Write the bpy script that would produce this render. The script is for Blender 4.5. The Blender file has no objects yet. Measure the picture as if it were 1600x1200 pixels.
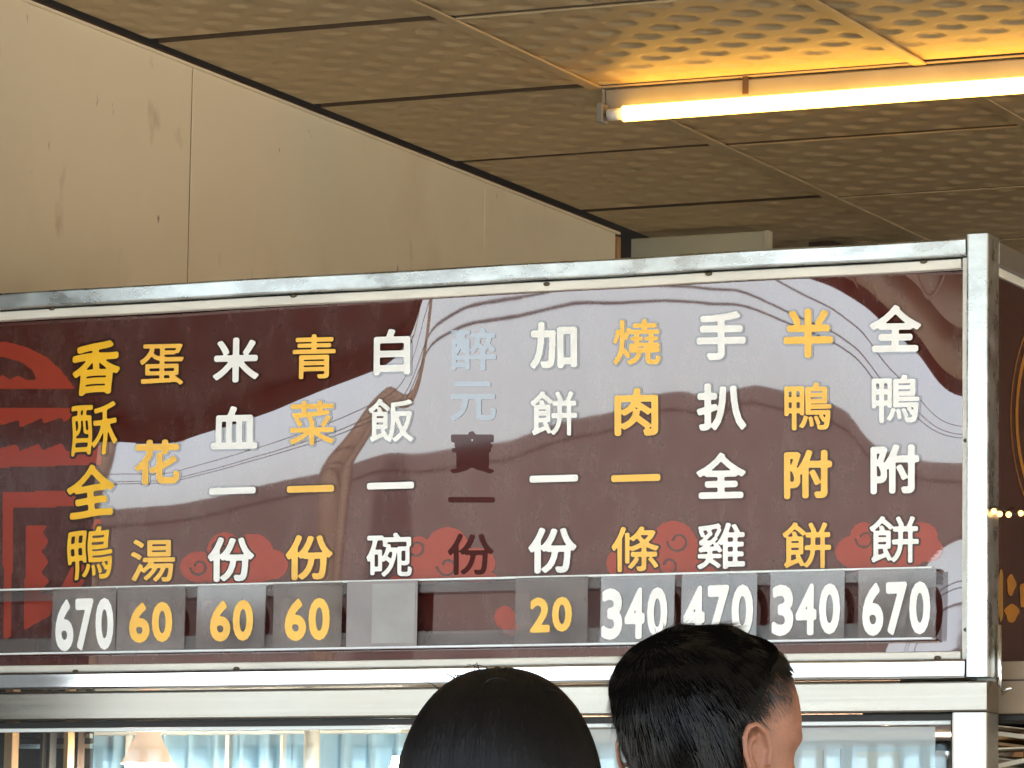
import bpy, bmesh, math, random
import numpy as np
from mathutils import Vector, Matrix, noise as mnoise
random.seed(7); np.random.seed(7)
SC = bpy.context.scene
COL = SC.collection
R_ = math.radians

# ------------------------------------------------------------------ camera
F_PX, YAW, PITCH, ROLL = 6768.4, R_(24.67), R_(7.405), R_(0.842)
EYE = 1.4
fw = Vector((-math.sin(YAW)*math.cos(PITCH), math.cos(YAW)*math.cos(PITCH), math.sin(PITCH)))
rt0 = Vector((math.cos(YAW), math.sin(YAW), 0)); up0 = rt0.cross(fw)
rt = rt0*math.cos(ROLL) + up0*math.sin(ROLL); up = -rt0*math.sin(ROLL) + up0*math.cos(ROLL)
CAM = Vector((0, 0, EYE))
cd = bpy.data.cameras.new('camera'); cam = bpy.data.objects.new('camera', cd); COL.objects.link(cam)
cam.matrix_world = Matrix(((rt.x, up.x, -fw.x, 0), (rt.y, up.y, -fw.y, 0), (rt.z, up.z, -fw.z, EYE), (0, 0, 0, 1)))
cd.sensor_width = 36; cd.lens = 36*F_PX/1600; cd.clip_end = 2000; cd.clip_start = 0.05
SC.camera = cam

# ------------------------------------------------------------------ world, sun, exposure
SUN_EL, SUN_AZ = R_(52), R_(20)          # the sun stands behind the building (azimuth measured from +Y towards +X)
w = bpy.data.worlds.new('World'); SC.world = w; w.use_nodes = True
nt = w.node_tree; nt.nodes.clear()
sky = nt.nodes.new('ShaderNodeTexSky'); sky.sky_type = 'NISHITA'; sky.sun_disc = False
sky.sun_elevation = SUN_EL; sky.sun_rotation = SUN_AZ; sky.dust_density = 4.0; sky.air_density = 1.2; sky.ozone_density = 1.0
bg = nt.nodes.new('ShaderNodeBackground'); bg.inputs[1].default_value = 0.15
wo = nt.nodes.new('ShaderNodeOutputWorld')
hs = nt.nodes.new('ShaderNodeHueSaturation'); hs.inputs['Saturation'].default_value = .44   # thin white haze
nt.links.new(sky.outputs[0], hs.inputs['Color']); nt.links.new(hs.outputs[0], bg.inputs[0]); nt.links.new(bg.outputs[0], wo.inputs[0])
sl = bpy.data.lights.new('sun', 'SUN'); sl.energy = 3.5; sl.angle = R_(0.5); sl.color = (1, .93, .82)
so = bpy.data.objects.new('sun', sl); COL.objects.link(so)
sd = Vector((math.sin(SUN_AZ)*math.cos(SUN_EL), math.cos(SUN_AZ)*math.cos(SUN_EL), math.sin(SUN_EL)))
so.rotation_euler = sd.to_track_quat('Z', 'Y').to_euler(); so.location = sd*40
SC.view_settings.view_transform = 'Standard'; SC.view_settings.look = 'None'
SC.view_settings.gamma = 1; SC.view_settings.use_curve_mapping = False
SC.view_settings.exposure = 2.9
SC.cycles.use_denoising = True; SC.cycles.max_bounces = 10; SC.cycles.transparent_max_bounces = 16
SC.cycles.sample_clamp_indirect = 6; SC.cycles.caustics_reflective = False; SC.cycles.caustics_refractive = False

# ------------------------------------------------------------------ pixel helpers (1600 x 1200 photograph)
def ray(x, y): return fw + rt*((x-800)/F_PX) - up*((y-600)/F_PX)
def onY(x, y, Y): r = ray(x, y); return CAM + r*(Y/r.y)
def onX(x, y, X): r = ray(x, y); return CAM + r*(X/r.x)
def onZ(x, y, Z): r = ray(x, y); return CAM + r*((Z-EYE)/r.z)
YS = 5.45                                  # plane of the menu sign
CEIL = EYE + 1.5
def S(x, y): return onY(x, y, YS)
def zrow(y): return S(0, y).z

# ------------------------------------------------------------------ materials
MATS = {}
def mat(name, col, rough=.5, metal=0, ior=1.5, noise=None, bump=None, emit=None, sss=0, spec=None, aniso=0):
    """noise=(scale, amount, (sx,sy,sz)) darkens and lightens the colour; bump=(scale, strength, (sx,sy,sz))"""
    if name in MATS: return MATS[name]
    m = bpy.data.materials.new(name); m.use_nodes = True; n = m.node_tree.nodes; L = m.node_tree.links
    b = n['Principled BSDF']
    b.inputs['Base Color'].default_value = (*col, 1); b.inputs['Roughness'].default_value = rough
    b.inputs['Metallic'].default_value = metal; b.inputs['IOR'].default_value = ior
    if aniso: b.inputs['Anisotropic'].default_value = aniso
    if sss: b.inputs['Subsurface Weight'].default_value = sss; b.inputs['Subsurface Radius'].default_value = (.012, .005, .003)
    tc = n.new('ShaderNodeTexCoord')
    def tex(scale, stretch, detail=6):
        mp = n.new('ShaderNodeMapping'); mp.inputs['Scale'].default_value = stretch
        L.new(tc.outputs['Object'], mp.inputs[0])
        t = n.new('ShaderNodeTexNoise'); t.inputs['Scale'].default_value = scale; t.inputs['Detail'].default_value = detail
        t.inputs['Roughness'].default_value = .6
        L.new(mp.outputs[0], t.inputs['Vector']); return t
    if noise:
        t = tex(noise[0], noise[2] if len(noise) > 2 else (1, 1, 1))
        r = n.new('ShaderNodeMapRange'); r.inputs[1].default_value = .3; r.inputs[2].default_value = .7
        r.inputs[3].default_value = 1-noise[1]; r.inputs[4].default_value = 1+noise[1]
        L.new(t.outputs['Fac'], r.inputs[0])
        mx = n.new('ShaderNodeVectorMath'); mx.operation = 'SCALE'; mx.inputs[0].default_value = col
        L.new(r.outputs[0], mx.inputs['Scale']); L.new(mx.outputs[0], b.inputs['Base Color'])
        rr = n.new('ShaderNodeMapRange'); rr.inputs[1].default_value = .3; rr.inputs[2].default_value = .7
        rr.inputs[3].default_value = max(rough-.1*noise[1]*4, .01); rr.inputs[4].default_value = min(rough+.1*noise[1]*4, 1)
        L.new(t.outputs['Fac'], rr.inputs[0]); L.new(rr.outputs[0], b.inputs['Roughness'])
    if bump:
        t2 = tex(bump[0], bump[2] if len(bump) > 2 else (1, 1, 1), 3)
        bp = n.new('ShaderNodeBump'); bp.inputs['Strength'].default_value = bump[1]; bp.inputs['Distance'].default_value = .01
        L.new(t2.outputs['Fac'], bp.inputs['Height']); L.new(bp.outputs[0], b.inputs['Normal'])
    if emit:
        b.inputs['Emission Color'].default_value = (*emit[0], 1); b.inputs['Emission Strength'].default_value = emit[1]
    MATS[name] = m; return m

def glass_mat(name, tint=(1, 1, 1), ior=1.5, rough=.01, film=0.0, filmcol=(.8, .8, .8)):
    if name in MATS: return MATS[name]
    m = bpy.data.materials.new(name); m.use_nodes = True; n = m.node_tree.nodes; L = m.node_tree.links; n.clear()
    o = n.new('ShaderNodeOutputMaterial'); tr = n.new('ShaderNodeBsdfTransparent'); tr.inputs[0].default_value = (*tint, 1)
    gl = n.new('ShaderNodeBsdfGlossy'); gl.inputs['Roughness'].default_value = rough
    fr = n.new('ShaderNodeFresnel'); fr.inputs[0].default_value = ior
    mx = n.new('ShaderNodeMixShader'); base = tr
    if film:
        df = n.new('ShaderNodeBsdfDiffuse'); df.inputs[0].default_value = (*filmcol, 1)
        m2 = n.new('ShaderNodeMixShader'); m2.inputs[0].default_value = film
        if film < .5:
            tc = n.new('ShaderNodeTexCoord'); t = n.new('ShaderNodeTexNoise'); t.inputs['Scale'].default_value = 9; t.inputs['Detail'].default_value = 6
            mr = n.new('ShaderNodeMapRange'); mr.inputs[1].default_value = .3; mr.inputs[2].default_value = .7; mr.inputs[3].default_value = film*.35; mr.inputs[4].default_value = film*1.7
            L.new(tc.outputs['Object'], t.inputs['Vector']); L.new(t.outputs['Fac'], mr.inputs[0]); L.new(mr.outputs[0], m2.inputs[0])
        L.new(tr.outputs[0], m2.inputs[1]); L.new(df.outputs[0], m2.inputs[2]); base = m2
    L.new(fr.outputs[0], mx.inputs[0]); L.new(base.outputs[0], mx.inputs[1]); L.new(gl.outputs[0], mx.inputs[2]); L.new(mx.outputs[0], o.inputs[0])
    MATS[name] = m; return m

def wall_mat():
    m = mat('beige_paint', (.79, .705, .525), .6, noise=(1.3, .05), bump=(60, .03))
    n = m.node_tree.nodes; L = m.node_tree.links; b = n['Principled BSDF']
    src = b.inputs['Base Color'].links[0].from_socket
    tc = n.new('ShaderNodeTexCoord')
    def stain(scale, lo, hi, colr, prev, stretch=(1, 1, 1)):
        mp = n.new('ShaderNodeMapping'); mp.inputs['Scale'].default_value = stretch; L.new(tc.outputs['Object'], mp.inputs[0])
        t = n.new('ShaderNodeTexNoise'); t.inputs['Scale'].default_value = scale; t.inputs['Detail'].default_value = 5
        L.new(mp.outputs[0], t.inputs['Vector'])
        r = n.new('ShaderNodeMapRange'); r.inputs[1].default_value = lo; r.inputs[2].default_value = hi; L.new(t.outputs['Fac'], r.inputs[0])
        mx = n.new('ShaderNodeMix'); mx.data_type = 'RGBA'; mx.inputs[7].default_value = (*colr, 1)
        L.new(r.outputs[0], mx.inputs[0]); L.new(prev, mx.inputs[6]); return mx.outputs[2]
    c = stain(3.2, .56, .80, (.68, .58, .41), src, (1, 1, .6))
    c = stain(9, .66, .76, (.52, .41, .28), c, (1, 1, .5))
    c = stain(2.1, .58, .72, (.71, .61, .44), c, (1, 1.2, 1))
    c = stain(22, .72, .76, (.22, .15, .09), c, (1, 1.6, .5))
    L.new(c, b.inputs['Base Color']); return m

STEEL = mat('stainless_steel', (.78, .78, .76), .13, 1, noise=(7, .10, (.4, 6, 9)), bump=(9, .03, (.6, 3, 3)))
STEEL_BRUSH = mat('brushed_steel', (.56, .54, .49), .38, 1, noise=(9, .08, (.3, 6, 20)), bump=(14, .02, (.5, 3, 3)))
STEEL_HEAD = mat('satin_steel_header', (.40, .355, .295), .24, 1, noise=(9, .06, (.3, 6, 20)))
STEEL_DENT = mat('dented_steel', (.60, .63, .61), .30, 1, noise=(14, .30, (1, 3, 2)), bump=(9, .06, (1, 2, 2)))
TRIM = mat('white_trim', (.78, .75, .66), .4, noise=(14, .12, (.5, 3, 3)))
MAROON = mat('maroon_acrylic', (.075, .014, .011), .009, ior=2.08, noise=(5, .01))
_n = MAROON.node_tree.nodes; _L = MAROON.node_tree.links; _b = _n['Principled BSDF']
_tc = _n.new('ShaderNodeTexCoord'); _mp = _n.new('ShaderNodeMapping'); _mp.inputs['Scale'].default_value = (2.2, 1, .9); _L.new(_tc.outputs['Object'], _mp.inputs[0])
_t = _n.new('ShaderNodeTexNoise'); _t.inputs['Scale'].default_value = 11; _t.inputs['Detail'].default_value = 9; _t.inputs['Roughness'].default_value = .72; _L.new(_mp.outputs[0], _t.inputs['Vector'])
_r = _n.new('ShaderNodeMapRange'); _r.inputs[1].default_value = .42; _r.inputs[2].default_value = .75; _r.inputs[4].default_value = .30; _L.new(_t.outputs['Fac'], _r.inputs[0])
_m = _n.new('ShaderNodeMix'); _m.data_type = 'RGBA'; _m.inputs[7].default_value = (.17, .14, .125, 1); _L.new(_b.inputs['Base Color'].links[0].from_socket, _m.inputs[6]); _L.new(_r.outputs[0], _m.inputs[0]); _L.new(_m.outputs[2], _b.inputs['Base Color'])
RED = mat('red_print', (.34, .045, .024), .012, ior=1.95)
RED_DARK = mat('dark_red_print', (.14, .02, .015), .06, ior=1.7)
WHITE_V = mat('white_vinyl', (.90, .90, .86), .35, noise=(18, .05))
YEL_V = mat('yellow_vinyl', (.95, .54, .07), .35, noise=(18, .07))
GOLD_V = mat('golden_vinyl', (.93, .52, .012), .35, noise=(18, .06))
OUTL = mat('dark_outline', (.028, .008, .007), .012, ior=1.95)
GHOST = mat('vinyl_residue', (.05, .0035, .0025), .02, ior=1.4)
GHOST_P = mat('sky_tinted_residue', (.16, .20, .26), .012, ior=1.95)  # sky reflection put into the pale blue of the upper ghost characters
CARD = glass_mat('clear_card', (.8, .8, .8), 1.6, .05, .13, (.66, .62, .60))
CHAN = glass_mat('channel_acrylic', (.82, .82, .82), 1.5, .12, .08, (.62, .60, .58))
GLASS = glass_mat('window_glass', (.95, .97, .96), 1.62, .01)
EDGE = mat('polished_glass_edge', (.82, .86, .84), .15)
RUBBER = mat('black_rubber', (.012, .011, .010), .6)
DARKW = mat('dark_brown_wood', (.055, .03, .016), .5, noise=(6, .3, (6, 6, 1)))
WALLP = wall_mat()
JOINT = mat('crack_filler', (.26, .18, .10), .9, noise=(22, .85, (1, 1, .35)))
CEILM = mat('ceiling_paint', (.47, .365, .215), .55, noise=(2.5, .10), bump=(80, .02))
TBAR = mat('ceiling_bar', (.43, .335, .20), .5, noise=(6, .15))
TILE_EDGE = mat('gap_shade_edge', (.09, .06, .035), .9)  # gap shade coloured onto the tile rims
VOID = mat('dark_void', (.03, .022, .016), .9)
CABM = mat('pale_green_laminate', (.62, .59, .43), .5, noise=(4, .12))
BATTEN = mat('enamel_white', (.22, .21, .18), .4, noise=(9, .12))
TUBE = mat('lit_tube', (1, .9, .6), .4, emit=((1, .50, .065), 2.0))
LAMP_W = mat('lit_shade', (.9, .85, .75), .4, emit=((1, .88, .72), 22.0))
LED = mat('lit_led', (1, .8, .5), .4, emit=((1, .5, .16), .4))
BLUE = mat('blue_sheet', (.42, .66, .85), .5, noise=(5, .2, (6, 1, .3)))
PALE = mat('pale_paint', (.74, .72, .64), .5, noise=(6, .08))
WOOD = mat('plywood', (.50, .30, .14), .55, noise=(7, .25, (5, 5, .6)))
CARDB = mat('cardboard', (.36, .27, .18), .8, noise=(8, .15))
PAPER = mat('paper', (.72, .66, .52), .8, noise=(6, .1))
FILM = glass_mat('frosted_film', (.7, .75, .8), 1.5, .05, .92, (.93, .94, .95))
SIDEP = mat('brown_gloss_panel', (.05, .014, .009), .05, ior=1.7, noise=(5, .3))
GOLD = mat('gold_print', (.40, .16, .02), .35, noise=(10, .2))
GRANITE = mat('dark_granite', (.035, .028, .024), .12, noise=(60, .5))
CONC = mat('pavement_concrete', (.44, .40, .34), .85, noise=(3, .2), bump=(40, .1))
ASPH = mat('asphalt', (.055, .053, .05), .9, noise=(25, .25), bump=(90, .2))
FACADE = mat('facade_render', (.075, .063, .061), .8, noise=(.8, .25), bump=(10, .05))
ROOFT = mat('roof_sheet', (.09, .075, .072), .6, noise=(3, .2))
CANVAS = mat('brown_canvas', (.17, .11, .09), .8, noise=(3, .2))
POLE = mat('weathered_pole', (.10, .075, .055), .8, noise=(3, .4, (4, 4, .5)))
CABLE = mat('black_cable', (.02, .02, .02), .7)
SKIN = mat('skin', (.31, .135, .078), .48, sss=.25, noise=(28, .20), bump=(220, .12))
HAIR = mat('black_hair', (.003, .0026, .0024), .42, ior=1.26)
HAIR_M = mat('wavy_black_hair', (.0045, .004, .0038), .36, ior=1.36)
HAIR_B = mat('matt_black_hair', (.002, .0017, .0015), .9, ior=1.08)
HAIR_G = mat('greying_hair', (.035, .032, .03), .34, ior=1.55)
SHIRT = mat('navy_cotton', (.035, .045, .08), .85, noise=(40, .15))
BLOUSE = mat('charcoal_cotton', (.05, .05, .055), .85, noise=(40, .15))
TROUS = mat('grey_twill', (.07, .07, .075), .85, noise=(50, .15))
SHOE = mat('black_leather', (.02, .02, .02), .4)

# ------------------------------------------------------------------ object helpers
def tag(o, label=None, cat=None, group=None, kind=None):
    if label: o['label'] = label
    if cat: o['category'] = cat
    if group: o['group'] = group
    if kind: o['kind'] = kind
    return o
def link(name, me, m, parent=None):
    o = bpy.data.objects.new(name, me); COL.objects.link(o)
    if m is not None and not me.materials:
        for k in (m if isinstance(m, (list, tuple)) else [m]): me.materials.append(k)
    if parent is not None:
        o.parent = parent; o.matrix_parent_inverse = parent_inv(parent)
    return o
def parent_inv(p):
    mtx = Matrix.Translation(p.location) @ p.rotation_euler.to_matrix().to_4x4()
    if p.parent is not None:
        mtx = parent_world(p.parent) @ p.matrix_parent_inverse @ mtx
    return mtx.inverted()
def parent_world(p): return parent_inv(p).inverted()
def empty(name, loc, label=None, cat=None, group=None, kind=None):
    o = bpy.data.objects.new(name, None); COL.objects.link(o); o.location = loc; o.empty_display_size = .1
    return tag(o, label, cat, group, kind)
def bmesh_obj(name, bm, m, parent=None, smooth=False):
    me = bpy.data.meshes.new(name); bm.to_mesh(me); bm.free()
    if smooth:
        for p in me.polygons: p.use_smooth = True
    return link(name, me, m, parent)
def py_obj(name, v, f, m, parent=None, smooth=False, midx=None):
    me = bpy.data.meshes.new(name); me.from_pydata([tuple(p) for p in v], [], f)
    for k in (m if isinstance(m, (list, tuple)) else [m]): me.materials.append(k)
    if smooth: me.polygons.foreach_set('use_smooth', [True]*len(me.polygons))
    if midx is not None: me.polygons.foreach_set('material_index', midx)
    me.update(); return link(name, me, None, parent)
def add_box(bm, x0, x1, y0, y1, z0, z1, bev=0):
    r = bmesh.ops.create_cube(bm, size=1, matrix=Matrix.Translation(((x0+x1)/2, (y0+y1)/2, (z0+z1)/2)) @ Matrix.Diagonal((abs(x1-x0), abs(y1-y0), abs(z1-z0), 1)))
    if bev:
        es = list({e for v in r['verts'] for e in v.link_edges})
        bmesh.ops.bevel(bm, geom=es, offset=bev, segments=2, affect='EDGES', profile=.5)
def box(name, x0, x1, y0, y1, z0, z1, m, parent=None, bev=0):
    bm = bmesh.new(); add_box(bm, x0, x1, y0, y1, z0, z1, bev); return bmesh_obj(name, bm, m, parent)
def tube_verts(path, rad, n=8, cap=True):
    vs, fs = [], []; path = [Vector(p) for p in path]
    for i, p in enumerate(path):
        t = (path[min(i+1, len(path)-1)] - path[max(i-1, 0)]).normalized()
        a = t.orthogonal().normalized(); b = t.cross(a)
        r = rad[i] if isinstance(rad, (list, tuple)) else rad
        for k in range(n):
            an = 2*math.pi*k/n; vs.append(p + (a*math.cos(an) + b*math.sin(an))*r)
    for i in range(len(path)-1):
        for k in range(n): fs.append((i*n+k, i*n+(k+1) % n, (i+1)*n+(k+1) % n, (i+1)*n+k))
    if cap: fs.append(tuple(range(n))[::-1]); fs.append(tuple((len(path)-1)*n+k for k in range(n)))
    return vs, fs
def tube(name, path, rad, m, parent=None, n=10):
    # parallel ring frames for straight runs
    vs, fs = tube_verts(path, rad, n); return py_obj(name, vs, fs, m, parent, True)
def lathe(name, prof, c, m, parent=None, n=24):
    vs, fs = [], []
    for r, z in prof:
        for k in range(n):
            a = 2*math.pi*k/n; vs.append((c[0]+r*math.cos(a), c[1]+r*math.sin(a), c[2]+z))
    for i in range(len(prof)-1):
        for k in range(n): fs.append((i*n+k, i*n+(k+1) % n, (i+1)*n+(k+1) % n, (i+1)*n+k))
    return py_obj(name, vs, fs, m, parent, True)

# ================================================================== THE SETTING
XW = -3.547                                 # face of the left wall
GROUND = box('pavement', -20, 14, -8.2, 13, -.25, 0, CONC); tag(GROUND, kind='structure')  # extended out of view to bounce light onto wall and ceiling
rd = py_obj('road', [(-300, -300, -.14), (300, -300, -.14), (300, 300, -.14), (-300, 300, -.14)], [(0, 1, 2, 3)], ASPH); tag(rd, kind='structure')

# ceiling: a slab carrying tiles and bars
TP = .6
ceil = box('ceiling', -12, 6, 2.0, 12, CEIL+.045, CEIL+.2, VOID); tag(ceil, kind='structure')
def tile_mesh(wx, wy, nx, ny, name):
    """pressed ceiling tile with round dimples on a diagonal lattice; local origin at its corner, face down"""
    st = min(wx, wy)/11; vs, fs = [], []
    for j in range(ny+1):
        for i in range(nx+1):
            x, y = wx*i/nx, wy*j/ny
            ix, iy = x/(wx/11)-.5, y/(wy/11)-.5
            best = 9
            for ci in (math.floor(ix), math.ceil(ix)):
                for cj in (math.floor(iy), math.ceil(iy)):
                    if (ci+cj) % 2 == 0 and 0 <= ci <= 10 and 0 <= cj <= 10:
                        best = min(best, math.hypot(ix-ci, iy-cj)*st)
            t = min(max((.49*st-best)/.0068, 0), 1); z = .0043*t*t*(3-2*t)
            vs.append((x, y, z))
    W = nx+1
    for j in range(ny):
        for i in range(nx): a = j*W+i; fs.append((a, a+W, a+W+1, a+1))
    # turned-up rim
    b = len(vs)
    rim = [(0, 0), (wx, 0), (wx, wy), (0, wy)]; cr = [0, nx, ny*W+nx, ny*W]
    for x, y in rim: vs.append((x, y, .018))
    for k in range(4): fs.append((cr[k], cr[(k+1) % 4], b+(k+1) % 4, b+k))
    me = bpy.data.meshes.new(name); me.from_pydata(vs, [], fs); me.polygons.foreach_set('use_smooth', [True]*(nx*ny)+[False]*4)
    me.materials.append(CEILM); me.materials.append(TILE_EDGE); me.polygons.foreach_set('material_index', [0]*(nx*ny)+[1]*4); me.update(); return me
GX = [XW+.008, -2.993]                      # seam lines parallel to the wall
while GX[-1] < 5.3: GX.append(GX[-1]+TP)
GY0 = 6.25 - 7*TP
GY = [GY0+k*TP for k in range(17)]
full = tile_mesh(TP-.006, TP-.006, 99, 99, 'tile_face'); first = tile_mesh(GX[1]-GX[0]-.006, TP-.030, 91, 99, 'tile_face_cut')
plain = tile_mesh(TP-.006, TP-.006, 1, 1, 'tile_plain')
for i in range(len(GX)-1):
    for j in range(len(GY)-1):
        seen = GX[i] < -1.2 and GY[j] > 4.9 and GY[j] < 9.5
        if not seen and (GX[i] > 2.0): continue
        me = (first if i == 0 else full) if seen else plain
        if i == 0 and not seen: me = first
        o = bpy.data.objects.new('ceiling_tile', me); COL.objects.link(o)
        o.parent = ceil; o.matrix_parent_inverse = parent_inv(ceil)
        o.location = (GX[i]+.003, GY[j]+.003, CEIL + random.uniform(0, .003))
        o.rotation_euler = (random.uniform(-.0016, .0016), random.uniform(-.0016, .0016), 0)
for i in range(1, len(GX)-1):
    if GX[i] < 2: box('ceiling_bar', GX[i]-.012, GX[i]+.012, 2.02, 11.9, CEIL-.005, CEIL-.001, TBAR, ceil, .0008)
for j in range(1, len(GY)-1):
    for i in range(len(GX)-1):
        if GX[i] > -1.3 or GY[j] < 5 or i == 0: continue
        box('cross_bar', GX[i]+.013, GX[i+1]-.013, GY[j]-.004, GY[j]+.004, CEIL-.0035, CEIL-.001, TBAR, ceil)

# front edge of the roof with a canvas valance, unseen storeys added above to block the sun
upper = empty('arcade_building', (-3, 2.2, 3.1), 'unseen storeys above the roofed walkway, height set for the sun on the pavement', 'building')
box('upper_wall', -12, 6, 2.02, 12, CEIL+.21, 4.4, FACADE, upper)
YV, ZV = 2.0, 2.87
val = empty('canvas_valance', (-3, YV, ZV), 'brown canvas valance hanging from the front edge of the walkway roof', 'valance')
vs, fs = [], []
for i in range(161):
    x = -9+13*i/160
    for k, z in enumerate((CEIL+.19, ZV+.05, ZV+.006*math.sin(x*9))):
        vs.append((x, YV-.03-.012*math.sin(x*11)*(k > 0), z))
for i in range(160):
    for k in range(2): a = i*3+k; fs.append((a, a+1, a+4, a+3))
vo = py_obj('canvas', vs, fs, CANVAS, val, True); sm = vo.modifiers.new('thick', 'SOLIDIFY'); sm.thickness = .006

# left wall: backing with painted panels, filled joints and a dark strip under the ceiling
YB = onZ(980, 358, CEIL).y                  # far end of the wall
wall = empty('painted_wall', (XW, 7, 0), 'stained beige panelled wall running back beside the menu sign', 'wall')
box('wall_core', XW-.16, XW-.02, 5.62, YB+.0, 0, CEIL-.002, VOID, wall)
j1 = onX(297, 300, XW).y; j2 = onX(757, 360, XW).y
ys = [5.62, j1-.0022, j1+.0022, j2-.0015, j2+.0015, YB-.035]
for a, b in ((0, 1), (2, 3), (4, 5)):
    box('wall_panel', XW-.018, XW, ys[a], ys[b], 0.02, CEIL-.012, WALLP, wall, .0015)
for a, b, mm in ((1, 2, JOINT), (3, 4, WALLP)):
    box('joint_filler', XW-.017, XW-.0014, ys[a], ys[b], .02, CEIL-.02, mm, wall)
box('corner_post', XW-.018, XW+.004, YB-.033, YB-.016, .02, CEIL-.02, WOOD, wall)
box('ceiling_strip', XW-.018, XW-.004, 5.62, YB, CEIL-.0115, CEIL-.002, DARKW, wall)
box('strip_lip', XW+.0002, XW+.005, 5.62, YB-.02, CEIL-.015, CEIL-.010, WALLP, wall)

pil = empty('granite_pillar', (XW-.2, 5.2, 0), 'dark polished granite pillar at the front end of the beige wall', 'pillar')
box('shaft', XW-.45, XW-.003, 4.79, 5.6, 0, CEIL-.002, GRANITE, pil, .006)

# pale laminate cupboard panel and the dark room behind
p0 = onY(986, 360, YB+.05); p1 = onY(1203, 350, YB+.05)
cup = empty('laminate_panel', (p0.x, YB+.05, 1.9), 'pale green laminate panel in the corner under the ceiling', 'panel')
box('panel_board', p0.x, p1.x-.012, YB+.05, YB+.075, 1.7, CEIL-.012, CABM, cup, .002)
box('edge_trim', p1.x-.0115, p1.x, YB+.046, YB+.066, 1.7, CEIL-.012, CABM, cup, .001)
bk = box('back_wall', -8, 4, 9.7, 9.85, 0, CEIL-.001, mat('brown_back_wall', (.09, .06, .04), .8, noise=(2, .3))); tag(bk, 'dark brown rear wall at the back of the shop', 'wall')
bx0 = onZ(1215, 352, CEIL-.02)
bm = bmesh.new(); add_box(bm, p1.x+.01, p1.x+.07, YB+.25, 9.69, CEIL-.05, CEIL-.006, .002)
beam = bmesh_obj('ceiling_duct', bm, DARKW); tag(beam, 'dark wooden batten running back under the ceiling beside the laminate panel', 'batten')

# street opposite: low shop row, poles and wires
OY, OZ = -13.0, 4.3
shop = empty('shop_row', (-11, OY, 0), 'low rendered shop row across the road with blue shutters', 'building')
box('wall', -26, 8, OY-6, OY, -.13, OZ-.05, FACADE, shop)
box('roof', -26.2, 8.2, OY-6.2, OY+.004, OZ-.048, OZ, FACADE, shop)
for k in range(7):
    x0 = -25.4+k*4.7
    sh = empty('shutter', (x0, OY, 0)); sh.parent = shop; sh.matrix_parent_inverse = parent_inv(shop)
    bm = bmesh.new()
    for q in range(34): add_box(bm, x0+.16*q, x0+.16*q+.09, OY+.02, OY+.05, 0, 2.6)
    bmesh_obj('slats', bm, BLUE, sh)
    box('lintel', x0-.1, x0+4.25, OY+.003, OY+.12, 2.62, 2.8, ROOFT, sh)
for k, (x, y, h) in enumerate(((-11.9, -9.5, 7.5), (-10.75, -10.2, 8.0), (-10.3, -9.5, 7.5))):
    po = empty('utility_pole', (x, y, -.14), ('slim wooden utility pole standing apart across the road', 'thick wooden utility pole next to the metal mast', 'thin metal mast beside the thick utility pole across the road')[k], 'pole', 'poles across the road')
    tube('shaft', [(x, y, -.14), (x, y, h)], ([.06, .05], [.09, .08], [.035, .035])[k], POLE, po, 12); box('cross_arm', x-.7, x+.7, y-.05, y+.05, h-.6, h-.5, POLE, po)
for k, (za, zb, sag) in enumerate(((5.05, 5.25, .5), (5.0, 5.0, .6), (4.75, 4.9, .35))):
    pts = [(-26+34*t, -9.8, za+(zb-za)*t-sag*4*t*(1-t)) for t in np.linspace(0, 1, 40)]
    o = tube('overhead_cable', pts, .008, CABLE, None, 6)
    tag(o, ('topmost overhead cable across the road', 'middle overhead cable sagging most across the road', 'lowest overhead cable across the road')[k], 'cable', 'cables across the road')

# ================================================================== MENU SIGN
XL, XR = XW+.004, S(1507, 700).x
ZT, ZB = zrow(503), zrow(1041)
# the acrylic is warped: its slope makes the straight roofline and valance read as waves
low = [(-260, 800), (160, 793), (270, 785), (340, 772), (400, 756), (470, 742), (520, 733), (570, 715), (610, 704), (660, 709), (750, 694), (800, 690), (860, 667), (900, 656), (960, 646), (1010, 625), (1050, 612), (1085, 613), (1115, 622), (1150, 610), (1185, 600), (1230, 610), (1290, 624), (1340, 642), (1362, 690), (1400, 709), (1450, 718), (1560, 722)]
upp = [(-260, 690), (190, 686), (260, 690), (310, 672), (420, 640), (490, 612), (540, 592), (590, 572), (625, 550), (640, 520), (648, 480), (655, 440), (720, 415), (900, 395), (1150, 400), (1255, 435), (1300, 448), (1350, 478), (1385, 512), (1430, 545), (1455, 590), (1480, 612), (1560, 630)]
lowW = [(S(x, y).x, S(x, y).z) for x, y in low]; uppW = [(S(x, y).x, S(x, y).z) for x, y in upp]
NX, NZ = 240, 110
gx = np.linspace(XL, XR, NX+1); gz = np.linspace(ZB, ZT, NZ+1)
def curve(pts, g, sg):
    v = np.interp(g, [p[0] for p in pts], [p[1] for p in pts])
    k = np.exp(-.5*(np.arange(-12, 13)/sg)**2); k /= k.sum()
    return np.convolve(np.pad(v, 12, mode='edge'), k, 'valid')
zl = curve(lowW, gx, 1.2); zu = curve(uppW, gx, 1.2)
zcr = curve([(S(x, y).x, S(x, y).z) for x, y in ((-260, 1300), (1250, 1300), (1425, 940), (1445, 885), (1470, 857), (1510, 838), (1560, 830))], gx, 1.2)
H = np.zeros((NX+1, NZ+1))
dl, dv = YS-OY, YS-YV
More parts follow.
